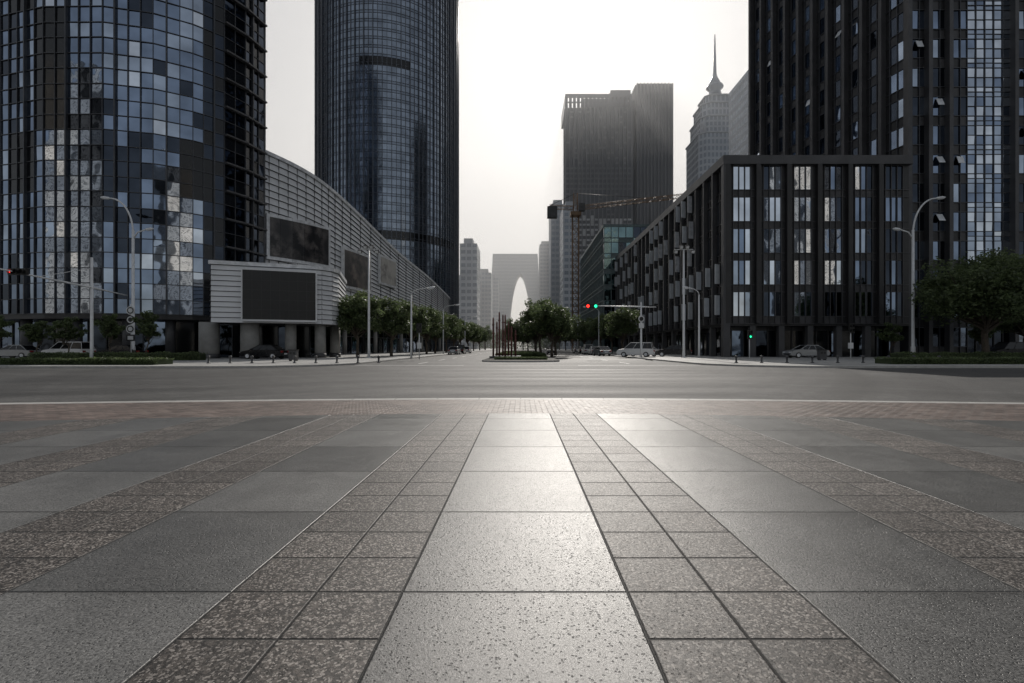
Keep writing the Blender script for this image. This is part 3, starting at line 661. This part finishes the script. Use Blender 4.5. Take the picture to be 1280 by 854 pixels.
# ------------------------------------------------------------------ vehicles
def car_mesh(name,paint,kind):
    mb=MB(); L=2.25; w=.88
    if kind=='sedan': prof=[(-L,.35),(-L-.03,.62),(-L+.1,.88),(-1.35,.98),(-1.3,.98),(1.15,1.0),(1.95,.84),(L,.68),(L+.03,.4),(L-.1,.28),(-L+.15,.28)]; cab=[(-1.75,.95),(-1.05,1.44),(.25,1.46),(1.15,.97)]
    else: prof=[(-L,.38),(-L-.04,.7),(-L+.02,1.05),(-1.5,1.08),(1.2,1.08),(2.05,.95),(L,.8),(L+.03,.42),(L-.1,.3),(-L+.15,.3)]; cab=[(-2.15,1.05),(-1.95,1.78),(.55,1.8),(1.35,1.06)]
    for s in(-1,1):
        mb.poly([(s*w,y,z*.96+.015) for y,z in prof],paint)
    n=len(prof)
    for i in range(n):
        a,b=prof[i],prof[(i+1)%n]
        mb.poly([(-w,a[0],a[1]*.96+.015),(-w,b[0],b[1]*.96+.015),(-w+.1,b[0]*.985,b[1]),(-w+.1,a[0]*.985,a[1])],paint,True)
        mb.poly([(-w+.1,a[0]*.985,a[1]),(-w+.1,b[0]*.985,b[1]),(w-.1,b[0]*.985,b[1]),(w-.1,a[0]*.985,a[1])],paint,True)
        mb.poly([(w-.1,a[0]*.985,a[1]),(w-.1,b[0]*.985,b[1]),(w,b[0],b[1]*.96+.015),(w,a[0],a[1]*.96+.015)],paint,True)
    wb,wt=w-.06,w-.22
    c0,c1,c2,c3=cab
    for s in(-1,1):
        mb.poly([(s*wb,c0[0],c0[1]),(s*wb,c3[0],c3[1]),(s*wt,c2[0],c2[1]),(s*wt,c1[0],c1[1])],GLk)
        for q in (.36,.68):
            yb=c0[0]+(c3[0]-c0[0])*q; yt=c1[0]+(c2[0]-c1[0])*q; mb.tube([(s*(wb+.005),yb,c0[1]),(s*(wt+.005),yt,c1[1])],.03,paint,5)
        mb.tube([(s*wb,c0[0],c0[1]),(s*wt,c1[0],c1[1]),(s*wt,c2[0],c2[1]),(s*wb,c3[0],c3[1])],.035,paint,6)
        mb.obox((s*(w+.08),.95,1.02),(.08,0,0),(0,.06,0),(0,0,.06),paint)
    mb.poly([(-wb,c0[0],c0[1]),(wb,c0[0],c0[1]),(wt,c1[0],c1[1]),(-wt,c1[0],c1[1])],GLk); mb.poly([(-wb,c3[0],c3[1]),(wb,c3[0],c3[1]),(wt,c2[0],c2[1]),(-wt,c2[0],c2[1])],GLk)
    mb.obox((0,(c1[0]+c2[0])/2,c2[1]+.01),(wt,0,0),(0,(c2[0]-c1[0])/2+.03,0),(0,0,.03),paint)
    for y in(-1.35,1.38):
        for s in(-1,1):
            mb.tube([(s*(w-.2),y,.33),(s*(w+.02),y,.33)],.33,BLK,18); mb.tube([(s*(w+.02),y,.33),(s*(w+.035),y,.33)],.2,ALL,12)
    for s in(-1,1):
        mb.obox((s*.62,L-.05,.66),(.2,0,0),(0,.06,0),(0,0,.07),WHT); mb.obox((s*.66,-L+.0,.78),(.17,0,0),(0,.05,0),(0,0,.09),TL2)
    mb.obox((0,L-.0,.45),(.5,0,0),(0,.05,0),(0,0,.09),BLK); mb.obox((0,-L-.02,.55),(.25,0,0),(0,.03,0),(0,0,.07),WHT)
    return mb.mesh(name)
TL2=mat('tail_lamp',(.25,.01,.01),.3)
PW=mat('car_paint_white',(.7,.7,.7),.2,0,var=.03); PK=mat('car_paint_black',(.015,.015,.017),.15,.2); PS=mat('car_paint_silver',(.38,.39,.40),.25,.5,var=.05)
CM={('s','w'):car_mesh('m',PW,'sedan'),('s','k'):car_mesh('m',PK,'sedan'),('s','s'):car_mesh('m',PS,'sedan'),('v','w'):car_mesh('m',PW,'suv'),('v','k'):car_mesh('m',PK,'suv')}
for nm,k,x,y,r in (('parked_suv',('v','w'),14.6,62,1.2),('parked_car',('s','w'),16.6,66,1.35),('parked_car',('s','k'),20.0,64,1.2),('parked_car',('s','s'),12.6,76,.15),('parked_car',('s','w'),12.7,84,.0),('parked_suv',('v','w'),12.6,92,0),('parked_car',('s','k'),12.7,100,0),
    ('parked_car',('s','s'),12.6,109,0),('moving_car',('s','k'),6.,95,3.14),('parked_car',('s','s'),-12.,88,0),('parked_suv',('v','k'),-12,97,0),('parked_car',('s','w'),-12,108,0),('parked_car',('s','k'),-44.5,54.5,1.57),('parked_suv',('v','w'),-50,54,1.57),('parked_car',('s','s'),-56,54.3,1.57),('parked_car',('s','k'),-27,51.5,1.5),('parked_car',('s','s'),33,56.5,1.6),('parked_suv',('v','k'),55,55,1.57)):
    onroad=abs(x)<13.5; inst(nm,CM[k],(x,y,-.12 if onroad else 0),r)

# ------------------------------------------------------------------ urban haze (a real body of air beyond the crossing)
hm=bpy.data.materials.new('urban_haze'); hm.use_nodes=True; n=hm.node_tree; n.nodes.remove(n.nodes['Principled BSDF'])
vs=n.nodes.new('ShaderNodeVolumeScatter'); vs.inputs['Color'].default_value=(.97,.98,1,1); vs.inputs['Density'].default_value=.0011; vs.inputs['Anisotropy'].default_value=.4
n.links.new(vs.outputs[0],n.nodes['Material Output'].inputs['Volume'])
mb=MB(); mb.box(-700,700,190,1100,-.05,420,hm); mb.build('haze')

# ------------------------------------------------------------------ camera, sun, sky
cam=bpy.data.cameras.new('camera'); co=bpy.data.objects.new('camera',cam); S.collection.objects.link(co)
co.location=(0,0,1.25); co.rotation_euler=(math.radians(90),0,0); cam.sensor_width=36; cam.lens=36*610/1280
cam.shift_x=-11/1280; cam.shift_y=7/1280; cam.clip_end=8000; cam.clip_start=.05; S.camera=co
az,el=math.radians(7.0),math.radians(33)
sv=Vector((math.sin(az)*math.cos(el),math.cos(az)*math.cos(el),math.sin(el)))
sl=bpy.data.lights.new('sun','SUN'); sl.energy=5.0; sl.angle=math.radians(.55); sl.color=(1,.95,.89); so=bpy.data.objects.new('sun',sl); S.collection.objects.link(so)
so.rotation_euler=sv.to_track_quat('Z','Y').to_euler(); so.location=(0,0,60)
w=bpy.data.worlds.new('World'); S.world=w; w.use_nodes=True; nt=w.node_tree; bg=nt.nodes['Background']
sk=nt.nodes.new('ShaderNodeTexSky'); sk.sky_type='NISHITA'; sk.sun_disc=False; sk.sun_elevation=el; sk.sun_rotation=az; sk.air_density=1.; sk.dust_density=2.5; sk.ozone_density=1.5
gm=nt.nodes.new('ShaderNodeGamma'); gm.inputs[1].default_value=.46
hs=nt.nodes.new('ShaderNodeHueSaturation'); hs.inputs['Saturation'].default_value=.45; hs.inputs['Value'].default_value=1.36
nt.links.new(sk.outputs[0],gm.inputs[0]); nt.links.new(gm.outputs[0],hs.inputs['Color']); nt.links.new(hs.outputs[0],bg.inputs[0]); bg.inputs[1].default_value=.15
